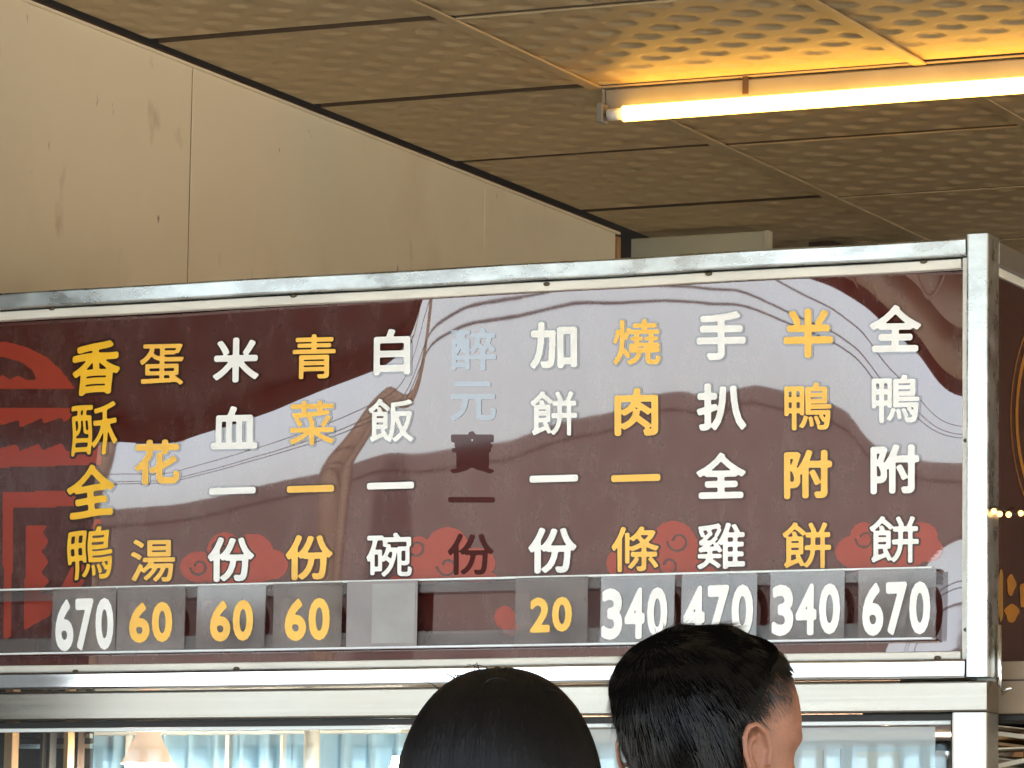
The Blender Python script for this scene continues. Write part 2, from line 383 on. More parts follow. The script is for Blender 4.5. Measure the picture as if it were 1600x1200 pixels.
for i in range(NX+1):
    sL = (OZ-zl[i])/dl; sU = (ZV-zu[i])/dv
    kmid = (sU-sL)/max(zu[i]-zl[i], .02)
    zc = zcr[i]; sl_ = (OZ-gz)/dl
    glow = np.where(gz > zc, sl_-np.minimum(.10*(zl[i]-gz), .6*np.maximum(gz-zc, 0)), sl_+np.minimum(.6*(zc-gz), .05))
    g = np.where(gz < zl[i], glow, np.where(gz < zu[i], sL+(gz-zl[i])*kmid, sU+(gz-zu[i])*.3))
    t = (g-(gz-EYE)/YS)/2
    c = np.concatenate([[0], np.cumsum((t[1:]+t[:-1])/2*(gz[1]-gz[0]))])
    H[i] = c - np.interp(zl[i], gz, c)
k = np.exp(-.5*(np.arange(-6, 7)/1.3)**2); k /= k.sum()
for j in range(NZ+1): H[:, j] = np.convolve(np.pad(H[:, j], 6, mode='edge'), k, 'valid')
H -= H.mean(); HMIN = H.min()
def warp(x, z):
    fx = min(max((x-XL)/(XR-XL)*NX, 0), NX-1e-6); fz = min(max((z-ZB)/(ZT-ZB)*NZ, 0), NZ-1e-6)
    i, j = int(fx), int(fz); a, b = fx-i, fz-j
    return YS + (H[i, j]*(1-a)*(1-b)+H[i+1, j]*a*(1-b)+H[i, j+1]*(1-a)*b+H[i+1, j+1]*a*b)
sign = empty('menu_sign', (S(750, 1041).x, YS, ZB), 'maroon menu board with gold and white lettering in a steel frame', 'menu board')
vs = [(gx[i], YS+H[i, j], gz[j]) for i in range(NX+1) for j in range(NZ+1)]
fs = [(i*(NZ+1)+j, (i+1)*(NZ+1)+j, (i+1)*(NZ+1)+j+1, i*(NZ+1)+j+1) for i in range(NX) for j in range(NZ)]
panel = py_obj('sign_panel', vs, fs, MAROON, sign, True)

# ---- raster print: field -> flat mesh following the panel
def contour(G, lev=.5):
    """G[row, col] on a unit grid -> (verts, faces), marching squares polygons"""
    ny, nx = G.shape; V, Fc, idx = [], [], {}
    def vid(key, p):
        if key not in idx: idx[key] = len(V); V.append(p)
        return idx[key]
    ins = G > lev
    any_ = ins[:-1, :-1] | ins[1:, :-1] | ins[:-1, 1:] | ins[1:, 1:]
    for j, i in zip(*np.nonzero(any_)):
        cs = [(i, j), (i+1, j), (i+1, j+1), (i, j+1)]; poly = []
        for q in range(4):
            a, b = cs[q], cs[(q+1) % 4]; ga, gb = G[a[1], a[0]], G[b[1], b[0]]
            if ga > lev: poly.append(vid((a, 0), a))
            if (ga > lev) != (gb > lev):
                t = (lev-ga)/(gb-ga); lo, hi = min(a, b), max(a, b)
                poly.append(vid((lo, hi), (a[0]+(b[0]-a[0])*t, a[1]+(b[1]-a[1])*t)))
        if len(poly) >= 3: Fc.append(tuple(poly))
    return V, Fc
def dilate(M, r):
    out = M.copy(); R = int(math.ceil(r))
    for dy in range(-R, R+1):
        wx = int(math.sqrt(max(r*r-dy*dy, 0)))
        for dx in range(-wx, wx+1):
            if abs(dx) != wx and abs(dy) != R and (dx % 2 or dy % 2): continue
            out |= np.roll(np.roll(M, dy, 0), dx, 1)
    return out
SSN, CELL = 3, 60
def down(M): 
    n = M.shape[0]//SSN; a = M.astype(float).reshape(n, SSN, n, SSN).mean((1, 3))
    k = np.array([.2, .6, .2]); 
    for ax in (0, 1): a = k[0]*np.roll(a, 1, ax)+k[1]*a+k[2]*np.roll(a, -1, ax)
    return a
GL = {}
def glyph(ch):
    """boolean raster of one character, box -0.2..1.2 em"""
    if ch in GL: return GL[ch]
    cu = bpy.data.curves.new('glyph', 'FONT'); cu.body = ch; cu.size = 1; cu.resolution_u = 4
    o = bpy.data.objects.new('glyph', cu); COL.objects.link(o)
    bpy.context.view_layer.update()
    me = o.evaluated_get(bpy.context.evaluated_depsgraph_get()).to_mesh(); me.calc_loop_triangles()
    P = np.array([v.co[:2] for v in me.vertices]); T = [tuple(t.vertices) for t in me.loop_triangles]
    bpy.data.objects.remove(o); bpy.data.curves.remove(cu)
    lo, hi = P.min(0), P.max(0); sz = max(hi-lo) if ch not in '0123456789' else (hi-lo)[1]
    P = (P-(lo+hi)/2)/sz*.92 + .5                # glyph centred, longest side .92 em
    n = SSN*int(CELL*1.4); M = np.zeros((n, n), bool)
    Q = (P+.2)/1.4*n
    for t in T:
        a, b, c = Q[t[0]], Q[t[1]], Q[t[2]]
        x0, x1 = int(max(min(a[0], b[0], c[0])-1, 0)), int(min(max(a[0], b[0], c[0])+2, n))
        y0, y1 = int(max(min(a[1], b[1], c[1])-1, 0)), int(min(max(a[1], b[1], c[1])+2, n))
        X, Y = np.meshgrid(np.arange(x0, x1)+.5, np.arange(y0, y1)+.5)
        d = lambda p, q: (X-p[0])*(q[1]-p[1])-(Y-p[1])*(q[0]-p[0])
        s1, s2, s3 = d(a, b), d(b, c), d(c, a)
        M[y0:y1, x0:x1] |= ((s1 >= 0) & (s2 >= 0) & (s3 >= 0)) | ((s1 <= 0) & (s2 <= 0) & (s3 <= 0))
    GL[ch] = (M, (hi-lo)/sz); return GL[ch]
CACHE = {}
def letter_shape(ch, bold, halo):
    key = (ch, bold, halo)
    if key not in CACHE:
        M, ext = glyph(ch); n = M.shape[0]; px = n/1.4
        A = dilate(M, bold*px); out = [contour(down(A))]
        if halo: out.append(contour(down(dilate(A, halo*px))))
        CACHE[key] = ([[((np.array(p)+.5)/(n/SSN)*1.4-.7) for p in V] for V, _ in out], [f for _, f in out], ext)
    return CACHE[key]
def put_text(name, ch, cx, cy, wpx, hpx, mats, bold=.022, halo=.035, shear=0, parent=None, place=None, lift=.0012, wob=0):
    """one printed character centred on a photo pixel of the board, wpx x hpx pixels"""
    Vs, Fs, ext = letter_shape(ch, bold, halo if len(mats) > 1 else 0)
    v, f, mi = [], [], []
    ex = max(ext[0], .3) if ch in '0123456789' else 1
    for k, (V, Fc) in enumerate(zip(Vs, Fs)):
        b = len(v)
        for p in V:
            x, y = p
            if wob: x += wob*math.sin(y*9+cx); y += wob*math.sin(x*7+cy)
            v.append(place(cx+x*wpx/.955/ex, cy-(y+shear*x)*hpx/.955, lift-.0005*k))
        f += [tuple(b+i for i in t)[::-1] for t in Fc]; mi += [k]*len(Fc)
    return py_obj(name, v, f, mats, parent, False, mi)
def on_panel(x, y, lift):
    p = S(x, y); return (p.x, warp(p.x, p.z)-lift, p.z)
def raster_print(name, fn, x0, y0, x1, y1, step, m, parent, lift=.0004):
    nx, ny = int((x1-x0)/step)+1, int((y1-y0)/step)+1
    X, Y = np.meshgrid(x0+np.arange(nx)*step, y0+np.arange(ny)*step)
    G = fn(X, Y); G[0] = G[-1] = 0; G[:, 0] = G[:, -1] = 0
    V, Fc = contour(G, .5)
    return py_obj(name, [on_panel(x0+a*step, y0+b*step, lift) for a, b in V], Fc, m, parent)

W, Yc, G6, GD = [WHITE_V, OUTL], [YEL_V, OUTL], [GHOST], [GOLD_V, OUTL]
COLS = [
 (GD, [('香', 147, 574), ('酥', 147, 670), ('全', 143, 767), ('鴨', 142, 864)], 74, 84),
 (Yc, [('蛋', 250, 569), ('花', 246, 722), ('湯', 240, 876)], 70, 68),
 (W, [('米', 367, 562), ('血', 366, 668), ('一', 364, 767), ('份', 362, 874)], 71, 69),
 (Yc, [('青', 490, 557), ('菜', 488, 661), ('一', 486, 764), ('份', 484, 871)], 72, 70),
 (W, [('白', 613, 550), ('飯', 612, 657), ('一', 611, 759), ('碗', 609, 867)], 72, 70),
 (G6, [('醉', 741, 546), ('元', 740, 627), ('寶', 738, 707), ('一', 737, 781), ('份', 736, 866)], 72, 66),
 (W, [('加', 866, 540), ('餅', 866, 646), ('一', 866, 748), ('份', 864, 860)], 74, 71),
 (Yc, [('燒', 996, 535), ('肉', 995, 644), ('一', 994, 747), ('條', 993, 858)], 75, 72),
 (W, [('手', 1128, 525), ('扒', 1128, 636), ('全', 1127, 743), ('雞', 1127, 853)], 76, 73),
 (Yc, [('半', 1264, 521), ('鴨', 1263, 635), ('附', 1263, 741), ('餅', 1261, 852)], 77, 74),
 (W, [('全', 1399, 513), ('鴨', 1400, 623), ('附', 1399, 733), ('餅', 1398, 843)], 78, 75)]
NARROW = {'白': .88, '米': .98, '肉': .98, '加': 1, '血': .98}
for mats, chars, wp, hp in COLS:
    for ch, cx, cy in chars:
        if mats is GD: put_text('character', ch, cx, cy, wp, hp, mats, .008 if ch in '鴨酥' else .024, .04, .10, panel, on_panel, wob=.012)
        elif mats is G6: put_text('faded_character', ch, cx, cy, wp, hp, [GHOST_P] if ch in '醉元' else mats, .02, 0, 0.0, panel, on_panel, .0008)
        else: put_text('character', ch, cx, cy, wp, hp, mats, .013 if ch in '鴨餅雞飯條燒菜碗湯蛋青' else .028, .036, .03 if ch == '一' else .02, panel, on_panel)

# red seal ornament at the left end and the cloud motifs
def inpoly(X, Y, pts):
    r = np.zeros(X.shape, bool); n = len(pts)
    for a in range(n):
        (xa, ya), (xb, yb) = pts[a], pts[(a+1) % n]
        if ya == yb: continue
        c = ((ya > Y) != (yb > Y)) & (X < (xb-xa)*(Y-ya)/(yb-ya)+xa); r ^= c
    return r
def blur(a, n=1):
    for _ in range(n):
        for ax in (0, 1): a = .25*np.roll(a, 1, ax)+.5*a+.25*np.roll(a, -1, ax)
    return a
AX = -22
def seal(X, Y):
    Xm = AX+np.abs(X-AX)
    M = np.zeros(X.shape, bool)
    M |= inpoly(Xm, Y, [(AX, 530), (10, 534), (40, 542), (68, 556), (92, 577), (110, 600), (116, 606), (AX, 608)])
    M &= ~inpoly(Xm, Y, [(AX, 556), (5, 558), (30, 565), (48, 578), (54, 592), (40, 594), (26, 586), (12, 593), (2, 585), (AX, 594)])
    M |= inpoly(Xm, Y, [(AX, 638), (112, 636), (110, 652), (98, 660), (96, 652), (66, 662), (64, 653), (30, 668), (28, 656), (AX, 670)])
    M |= inpoly(Xm, Y, [(AX, 706), (26, 694), (30, 705), (60, 693), (66, 704), (96, 692), (104, 706), (158, 694), (160, 726), (AX, 731)])
    M |= inpoly(Xm, Y, [(4, 770), (156, 764), (156, 790), (22, 794), (18, 996), (AX+30, 1000)])
    M |= inpoly(Xm, Y, [(42, 822), (76, 820), (68, 832), (77, 846), (66, 862), (77, 878), (66, 894), (78, 908), (64, 926), (88, 928), (80, 962), (38, 986)])
    M |= inpoly(Xm, Y, [(150, 812), (160, 812), (160, 850), (122, 930), (86, 940)])
    return blur(M.astype(float), 1)
raster_print('red_ornament', seal, -190, 520, 170, 1010, 2.0, RED, panel)
def cloud_fn(blobs, swirls):
    def fn(X, Y):
        M = np.zeros(X.shape, bool)
        for x, y, rx, ry in blobs: M |= ((X-x)/rx)**2+((Y-y)/ry)**2 < 1
        A = M.astype(float)
        for x, y, r in swirls:
            d = np.hypot(X-x, Y-y); a = np.arctan2(Y-y, X-x)
            rr = r*(.45+.55*((a+math.pi)/(2*math.pi)))
            A = np.where((np.abs(d-rr) < 1.9) & (d > r*.3), 0, A)
        return blur(A, 1)
    return fn
for blobs, swirls in (
    ([(352, 862, 28, 30), (312, 886, 30, 24), (395, 866, 34, 32), (425, 882, 26, 24), (370, 897, 62, 17)], [(340, 858, 17), (312, 886, 14)]),
    ([(655, 856, 18, 18), (700, 852, 32, 28), (745, 880, 30, 24), (690, 882, 52, 26), (650, 905, 40, 8), (740, 901, 38, 9)], [(652, 856, 14), (700, 885, 16)]),
    ([(970, 880, 22, 24), (1052, 850, 36, 36), (1075, 872, 30, 34), (1020, 890, 66, 16), (1090, 893, 30, 10)], [(1060, 846, 17), (1045, 884, 16)]),
    ([(1330, 862, 24, 24), (1350, 842, 22, 26), (1400, 866, 48, 26), (1440, 838, 26, 22), (1450, 858, 24, 20), (1370, 886, 46, 16)], [(1352, 842, 15)]),
    ([(790, 965, 16, 18), (800, 982, 12, 12)], [])):
    xs = [b[0]-b[2] for b in blobs]+[b[0]+b[2] for b in blobs]; yy = [b[1]-b[3] for b in blobs]+[b[1]+b[3] for b in blobs]
    raster_print('cloud_motif', cloud_fn(blobs, swirls), min(xs)-6, min(yy)-6, max(xs)+6, max(yy)+6, 1.6, RED, panel)

# frame of the sign
zt0, zt1, zb1, zb0 = zrow(462), zrow(487), zrow(1054), zrow(1080)
xp0, xp1 = S(1519, 700).x, S(1553, 700).x
FY = YS-.024
BOXD = .36
def long_rail(name, x0, x1, y0, y1, z0, z1, m, parent, tilt=0, seg=60, wav=.0006, bev=.003):
    """a square tube along X, slightly dented, its front face tilted up by 'tilt'"""
    vs, fs = [], []
    prof = [(y1, z0), (y0+bev, z0), (y0+bev*.3, z0+bev*.3), (y0, z0+bev), (y0+tilt, z1-bev), (y0+tilt+bev*.3, z1-bev*.3), (y0+tilt+bev, z1), (y1, z1)]
    n = len(prof)
    for i in range(seg+1):
        x = x0+(x1-x0)*i/seg
        for q, (y, z) in enumerate(prof):
            d = wav*mnoise.noise((x*7, z*30, y*9)) if 0 < q < 7 else 0
            e = wav*1.2*mnoise.noise((x*5+9, z*3, y*3+4))
            vs.append((x, y+d, z+e))
    for i in range(seg):
        for q in range(n): fs.append((i*n+q, i*n+(q+1) % n, (i+1)*n+(q+1) % n, (i+1)*n+q))
    fs.append(tuple(range(n))[::-1]); fs.append(tuple(seg*n+q for q in range(n)))
    fs = [t[::-1] for t in fs]
    o = py_obj(name, vs, fs, m, parent, True); o.data.set_sharp_from_angle(angle=.2)
    return o
fr = empty('steel_frame', (XL, YS, ZB)); fr.parent = sign; fr.matrix_parent_inverse = parent_inv(sign)
long_rail('top_rail', XL, xp0-.0015, FY, YS+.02, zt1, zt0, STEEL_DENT, fr, wav=.0011)
long_rail('bottom_rail', XL, xp0-.0015, FY-.004, YS+.02, zb0, zb1, STEEL, fr, tilt=.0011)
def post(name, x0, x1, y0, y1, z0, z1, m, parent, seg=40, wav=.0006, bev=.0035):
    vs, fs = [], []
    prof = [(x0, y1), (x0, y0+bev), (x0+bev*.3, y0+bev*.3), (x0+bev, y0), (x1-bev, y0), (x1-bev*.3, y0+bev*.3), (x1, y0+bev), (x1, y1)]
    n = len(prof)
    for i in range(seg+1):
        z = z0+(z1-z0)*i/seg
        for q, (x, y) in enumerate(prof): vs.append((x+wav*.7*mnoise.noise((z*6, x*9, 3)), y+wav*mnoise.noise((z*8, x*40, y*7)), z))
    for i in range(seg):
        for q in range(n): fs.append((i*n+q, i*n+(q+1) % n, (i+1)*n+(q+1) % n, (i+1)*n+q))
    fs.append(tuple(range(n))[::-1]); fs.append(tuple(seg*n+q for q in range(n)))
    o = py_obj(name, vs, fs, m, parent, True); o.data.set_sharp_from_angle(angle=.2)
    return o
post('corner_post', xp0, xp1, FY-.003, YS+.02, zb0+.001, zt0+.004, STEEL_DENT, fr)
# white plastic trim between frame and panel
long_rail('trim_strip', XL, xp0-.012, YS-.012, YS+.004, ZT+.0005, zt1-.0016, TRIM, sign, seg=80, wav=.0009, bev=.002)
long_rail('trim_strip', XL, xp0-.012, YS-.012, YS+.004, zb1+.001, ZB-.0005, TRIM, sign, seg=80, wav=.0007, bev=.002)
post('trim_strip', XR+.0005, xp0-.0015, YS-.012, YS+.004, zb1+.001, zt1-.001, TRIM, sign, bev=.002)
for x, y in ((88, 484), (465, 464), (860, 446), (1113, 430), (1448, 411), (125, 1050), (376, 1046), (1470, 1029), (1516, 690), (1516, 985)):
    p = S(x, y); bm = bmesh.new()
    bmesh.ops.create_uvsphere(bm, u_segments=10, v_segments=6, radius=.0038, matrix=Matrix.Translation((p.x, YS-.013, p.z)) @ Matrix.Diagonal((1.4, .5, .8, 1)))
    bmesh_obj('screw', bm, mat('rusty_screw', (.10, .08, .05), .5, .6), sign, True)
# hanging bits of lifted trim seal
# box sides
box('light_box_back', XL+.01, xp1-.03, YS+.03, YS+BOXD, zb0+.004, zt0-.003, VOID, sign)
sd_ = empty('side_face', (xp1, YS+.2, ZB)); sd_.parent = sign; sd_.matrix_parent_inverse = parent_inv(sign)
xs = xp1-.002
box('side_rail', xs-.03, xs, YS+.028, YS+BOXD+.03, zt0-.03, zt0+.001, STEEL_BRUSH, sd_, .002)
box('side_trim', xs-.025, xs-.005, YS+.03, YS+BOXD, zt0-.043, zt0-.031, PALE, sd_, .001)
box('side_post', xs-.03, xs-.003, YS+.022, YS+.034, zb0-.02, zt0-.031, mat('dark_steel', (.30, .27, .22), .4, .9), sd_, .001)
box('side_panel', xs-.028, xs-.008, YS+.035, YS+BOXD, zb0+.01, zt0-.044, SIDEP, sd_)
def on_side(x, y, lift):
    p = onX(x, y, xs-.008); return (p.x+lift, p.y, p.z)
def ring(name, cx, cy, rx, ry, wd, m):
    v, f = [], []; N = 90
    for k in range(N):
        a = 2*math.pi*k/N
        for s in (1, 1-wd): v.append(on_side(cx+rx*s*math.cos(a), cy+ry*s*math.sin(a), .0006))
    for k in range(N): a = k*2; b = (k+1) % N*2; f.append((a, a+1, b+1, b))
    # only what lies on the panel
    f = [t for t in f if all(YS+.037 < v[i][1] < YS+BOXD-.002 and zb0+.012 < v[i][2] < zt0-.046 for i in t)]
    return py_obj(name, v, f, m, sd_)
ring('gold_ring', 1668, 650, 90, 195, .02, mat('dull_gold', (.30, .12, .03), .35))
ring('gold_ring', 1660, 650, 74, 172, .06, GOLD)
def blob(cx, cy, rx, ry, m):
    v = [on_side(cx+rx*math.cos(a)*(1+.2*math.sin(3*a+cx)), cy+ry*math.sin(a)*(1+.15*math.cos(2*a+cy)), .0008) for a in np.linspace(0, 2*math.pi, 28, endpoint=False)]
    return py_obj('orange_print', v, [tuple(range(28))], m, sd_)
blob(1579, 914, 7, 15, GOLD); blob(1580, 958, 11, 13, GOLD); blob(1563, 930, 4, 48, mat('ochre_print', (.36, .18, .03), .4)); blob(1598, 930, 6, 22, GOLD)
leds = empty('string_lights', tuple(onX(1560, 800, xs+.004)), 'short string of small warm lights across the sign box side', 'string lights')
pts = [onX(x, 798+6*math.sin(x*.1), xs+.006) for x in range(1546, 1615, 4)]
tube('wire', pts, .0012, CABLE, leds, 6)
for x, y in ((1553, 799), (1562, 803), (1576, 804), (1595, 802)):
    p = onX(x, y, xs+.009); bm = bmesh.new(); bmesh.ops.create_uvsphere(bm, u_segments=12, v_segments=8, radius=.0042, matrix=Matrix.Translation(p)); bmesh_obj('bulb', bm, LED, leds, True)

# price holder: two clear acrylic channels
hold = empty('price_holder', tuple(S(700, 1000))); hold.parent = sign; hold.matrix_parent_inverse = parent_inv(sign)
HX1 = S(1466, 900).x
yc = YS+HMIN-.010                            # cards stand just in front of the warped panel
hz = [zrow(926), zrow(943), zrow(1001), zrow(1022)]
long_rail('upper_channel', XL, HX1, yc-.006, yc-.003, hz[1], hz[0], CHAN, hold, wav=.0006, bev=.0006)
long_rail('lower_channel', XL, HX1, yc-.007, yc-.003, hz[3], hz[2], CHAN, hold, wav=.0008, bev=.0006)
box('channel_lip', XL, HX1, yc-.008, yc+.006, hz[0]+.0004, hz[0]+.003, EDGE, hold)
box('channel_lip', XL, HX1, yc-.008, yc+.006, hz[3]-.003, hz[3]-.0004, EDGE, hold)

yk = yc-.0095                               # the cards clip over the channels
def on_card(x, y, lift):
    p = onY(x, y, yk); return (p.x, yk-.0014-lift+tilt*(p.z-hz[3]), p.z)
CARDS = [  # x0 x1, text, digits (x0, x1, y0, y1), material, label
 (82, 181, '670', (86, 180, 938, 1014), [WHITE_V], 'clear price card with white 670 under the golden brush-lettered characters'),
 (183, 289, '60', (201, 272, 943, 1002), [YEL_V], 'clear price card with orange 60 right beside the white 670 card'),
 (307, 414, '60', (327, 398, 940, 1000), [YEL_V], 'clear price card with orange 60 between the two other 60 cards'),
 (427, 534, '60', (444, 518, 937, 999), [YEL_V], 'clear price card with orange 60 next to the blank grey card'),
 (542, 652, '', None, None, 'blank grey price card beside the empty slot of the holder'),
 (805, 918, '20', (827, 896, 935, 986), [YEL_V], 'clear price card with orange 20 next to the empty slot'),
 (938, 1053, '340', (939, 1045, 921, 996), [WHITE_V], 'clear price card with white 340 next to the orange 20 card'),
 (1064, 1182, '470', (1066, 1179, 917, 994), [WHITE_V], 'clear price card with white 470 above the short-haired man'),
 (1203, 1319, '340', (1205, 1315, 915, 990), [WHITE_V], 'clear price card with white 340 between the 470 and 670 cards'),
 (1341, 1462, '670', (1346, 1456, 912, 990), [WHITE_V], 'clear price card with white 670 at the corner post end')]
tilt = 0
for nc, (x0, x1, txt, dg, mats, lab) in enumerate(CARDS):
    tilt = (-.004, .006, .022, .010, .0, .014, .030, .036, .026, .020)[nc]        # each card leans a little differently
    xm = (x0+x1)/2; a = onY(x0, 970, yk); b = onY(x1, 970, yk)
    c = empty('price_card', ((a.x+b.x)/2, yc, hz[3]), lab, 'price card', 'price cards in the acrylic holder')
    box('card_sheet', a.x, b.x, yk-.0012, yk, hz[3]-.0005, hz[0]+.001, CARD if txt else mat('grey_card', (.27, .24, .235), .4, noise=(12, .15)), c)
    for v_ in c.children[0].data.vertices: v_.co.y += tilt*(v_.co.z-hz[3])
    if txt:
        X0, X1, Y0, Y1 = dg; wd = (X1-X0)/len(txt)
        for k, d in enumerate(txt):
            put_text('digit', d, X0+wd*(k+.5), (Y0+Y1)/2 - (k-len(txt)/2+.5)*1.2, wd*.80, Y1-Y0, mats, .048, 0, .02, c, on_card, .0006)
    else:
        box('worn_patch', a.x+.04, b.x-.003, yk-.0022, yk-.0013, hz[3]+.004, hz[0]-.003, mat('grey_patch', (.34, .33, .32), .5, noise=(9, .2)), c)

# ================================================================== SERVING WINDOW UNDER THE SIGN
zh1, zh0 = zrow(1084), zrow(1128); zg = zrow(1138)
win = empty('serving_window', (S(750, 1150).x, YS, 0), 'steel framed glass serving window under the menu board', 'window')
xst0, xst1 = S(1494, 1150).x, S(1549, 1150).x
long_rail('header_rail', XL, xst1, FY+.004, YS+.03, zh0, zh1, STEEL_HEAD, win, tilt=.0001, wav=.0005)
post('stile', xst0, xst1-.0005, FY+.0045, YS+.03, .02, zh0-.0008, STEEL_BRUSH, win)
box('gasket', XL, xst0-.001, YS-.004, YS+.02, zg, zh0-.001, RUBBER, win)
box('gasket', xst0-.006, xst0-.001, YS-.004, YS+.02, .3, zg-.001, RUBBER, win)
gl = box('glass_pane', XL+.01, xst0-.007, YS, YS+.006, .9, zg-.0065, GLASS, win)
box('glass_edge', XL+.01, xst0-.007, YS-.001, YS+.007, zg-.006, zg-.0005, EDGE, win, .001)
box('counter', XL, xst1, FY, YS+.6, .0, .88, STEEL_BRUSH, win, .004)
px_ = onX(1566, 1083, xs+.01)
lt = tube('latch_hook', [px_+Vector((-.004, 0, .09)), px_+Vector((-.004, 0, .012)), px_, px_+Vector((.012, .0, .008))], .0035, STEEL, win, 8)

# inside the window; blue screen and cream post are added for street reflections
YI = 5.9
cur = empty('reflection_screen', tuple(onY(380, 1180, YI)), 'pale blue corrugated sheet standing in for the street reflected in the serving window', 'screen')  # added in place of the blue street front mirrored by the pane
a = onY(142, 1150, YI).x; b = onY(640, 1150, YI).x; vs, fs = [], []
N = 220
for i in range(N+1):
    x = a+(b-a)*i/N; y = YI+.012*math.sin(x*140)
    vs += [(x, y, .9), (x, y, onY(400, 1146, YI).z)]
for i in range(N): fs.append((2*i, 2*i+2, 2*i+3, 2*i+1))
o = py_obj('reflection_sheet', vs, fs, BLUE, cur, True); o.modifiers.new('thick', 'SOLIDIFY').thickness = .002
for x0, x1, mm in ((196, 201, PALE), (352, 358, PALE), (438, 442, PALE)):
    q0 = onY(x0, 1160, YI-.03); q1 = onY(x1, 1160, YI-.03)
    box('reflection_stripe', q0.x, q1.x, YI-.03, YI-.018, .9, onY(x0, 1150, YI).z, mm, cur)
hb0 = onY(143, 1136, YI); hb1 = onY(640, 1150, YI)
box('screen_head', a, b, YI-.03, YI+.03, onY(400, 1148, YI).z, onY(400, 1120, YI).z, PALE, cur, .003)
q = onY(487, 1160, 5.78); po = tube('reflected_pole', [(q.x, 5.78, 0), (q.x, 5.78, CEIL-.8)], .0125, PALE); tag(po, 'slim cream post standing in for a pole reflected in the serving window', 'post')  # added in place of a pole mirrored by the pane
c0 = onY(760, 1148, 5.78); c1 = onY(1492, 1148, 5.78)  # right end is a lit tube; the hidden rest is added to light the inside
cl = empty('cabinet_light', tuple(c0), 'warm lit tube inside the serving cabinet behind the frosted sheet', 'light fitting')
tube('tube', [(c0.x, 5.78, c1.z), (c1.x+.01, 5.78, c1.z)], .006, mat('lit_cabinet_tube', (1, .8, .6), .4, emit=((1, .62, .38), 3.0)), cl, 16)
box('batten', c0.x-.02, c1.x+.02, 5.772, 5.80, c1.z+.0075, c1.z+.03, BATTEN, cl, .002)
q = onY(231, 1181, 5.7)
pl = empty('pendant_lamp', (q.x, 5.7, q.z), 'lit flared pendant lamp hanging behind the serving window glass', 'lamp')
lathe('lamp_shade', [(.012, .075), (.016, .05), (.020, .028), (.030, .008), (.038, -.008), (.040, -.012)], (q.x, 5.7, q.z), mat('peach_shade', (.85, .62, .45), .5, emit=((1, .7, .5), .10)), pl)
lathe('bulb', [(.001, -.05), (.018, -.046), (.030, -.030), (.034, -.014), (.028, -.004), (.004, .002)], (q.x, 5.7, q.z), LAMP_W, pl)
tube('cord', [(q.x, 5.7, q.z+.07), (q.x, 5.7, q.z+.5)], .003, CABLE, pl, 6)
q = onY(618, 1192, 5.7)
pl2 = empty('heat_lamp', tuple(q), 'lit narrow heat lamp beside the woman behind the glass', 'lamp')
lathe('bulb', [(.001, -.07), (.012, -.06), (.014, -.02), (.006, .0), (.004, .01)], tuple(q), LAMP_W, pl2, 14)
# racks at the dark left end
rack = empty('utensil_rack', tuple(onY(70, 1180, 5.9)), 'dark rack with wooden and steel uprights at the wall end of the window', 'rack')
for x0, x1, mm, yy in ((6, 19, WOOD, 5.60), (62, 67, DARKW, 5.66), (72, 78, RUBBER, 5.64), (99, 106, WOOD, 5.62), (119, 122, DARKW, 5.67)):
    u0 = onY(x0, 1170, yy); u1 = onY(x1, 1170, yy); box('upright', u0.x, u1.x, yy, yy+.02, .9, 2.05, mm, rack, .001)
for y in (1150, 1166):
    u0 = onY(20, y, 5.69); u1 = onY(140, y, 5.69); box('cross_bar', u0.x, u1.x, 5.69, 5.70, u0.z-.004, u0.z+.003, STEEL, rack)
u0 = onY(-60, 1170, 5.74); u1 = onY(141, 1170, 5.74); u0.x = max(u0.x, XW+.003)
box('rack_back', u0.x, u1.x, 5.74, 5.75, .9, 2.1, RUBBER, rack)
# film on the right-hand glass, shelf behind
u0 = S(1225, 1160); u1 = S(1457, 1160)
fm = empty('frosted_sheet', (u0.x, YS+.012, 1.0), 'frosted white sheet hung inside the glass beside the man', 'sheet')
box('sheet', u0.x-.34, u1.x, YS+.010, YS+.012, .95, zg-.008, FILM, fm)
for kk, (x0, x1, y0, y1, c) in enumerate(((1312, 1460, 1167, 1210, (.80, .90, .94)), (1332, 1400, 1174, 1215, (.93, .93, .86)), (1250, 1282, 1172, 1215, (.93, .92, .88)), (1300, 1310, 1170, 1215, (.80, .90, .93)))):
    v0 = S(x0, y0); v1 = S(min(x1, 1456), y1)
    box('reflection_patch', v0.x, v1.x, YS+.0094-.0006*kk, YS+.0098, v1.z, v0.z, mat('pale_reflection_%d' % x0, c, .6), fm)  # faded street reflection painted as pale patches on the sheet
sh0 = onY(1330, 1146, 6.0); sh1 = onY(1500, 1154, 6.0)
shf = empty('wooden_shelf', (sh0.x, 6.0, 1.5), 'wooden shelf coloured orange like a lit tube behind the right end of the glass', 'shelf')
box('shelf_board', sh0.x, sh1.x+.1, 5.98, 6.3, onY(1480, 1154, 5.98).z, onY(1480, 1146, 5.98).z, mat('tube_glow_orange', (.75, .33, .09), .4), shf, .001)  # orange board colour stands in for the glow of a lit tube
box('shelf_back', sh0.x, sh1.x+.1, 6.31, 6.33, 1.3, onY(1480, 1128, 6.3).z, WOOD, shf)
bowl = onY(1480, 1190, 5.8)
lathe('mixing_bowl', [(.0, -.05), (.05, -.045), (.085, -.01), (.10, .03), (.094, .03), (.08, -.005), (.048, -.036), (.0, -.04)], tuple(bowl), STEEL)
tag(bpy.data.objects['mixing_bowl'], 'steel mixing bowl under the orange shelf behind the glass', 'bowl')
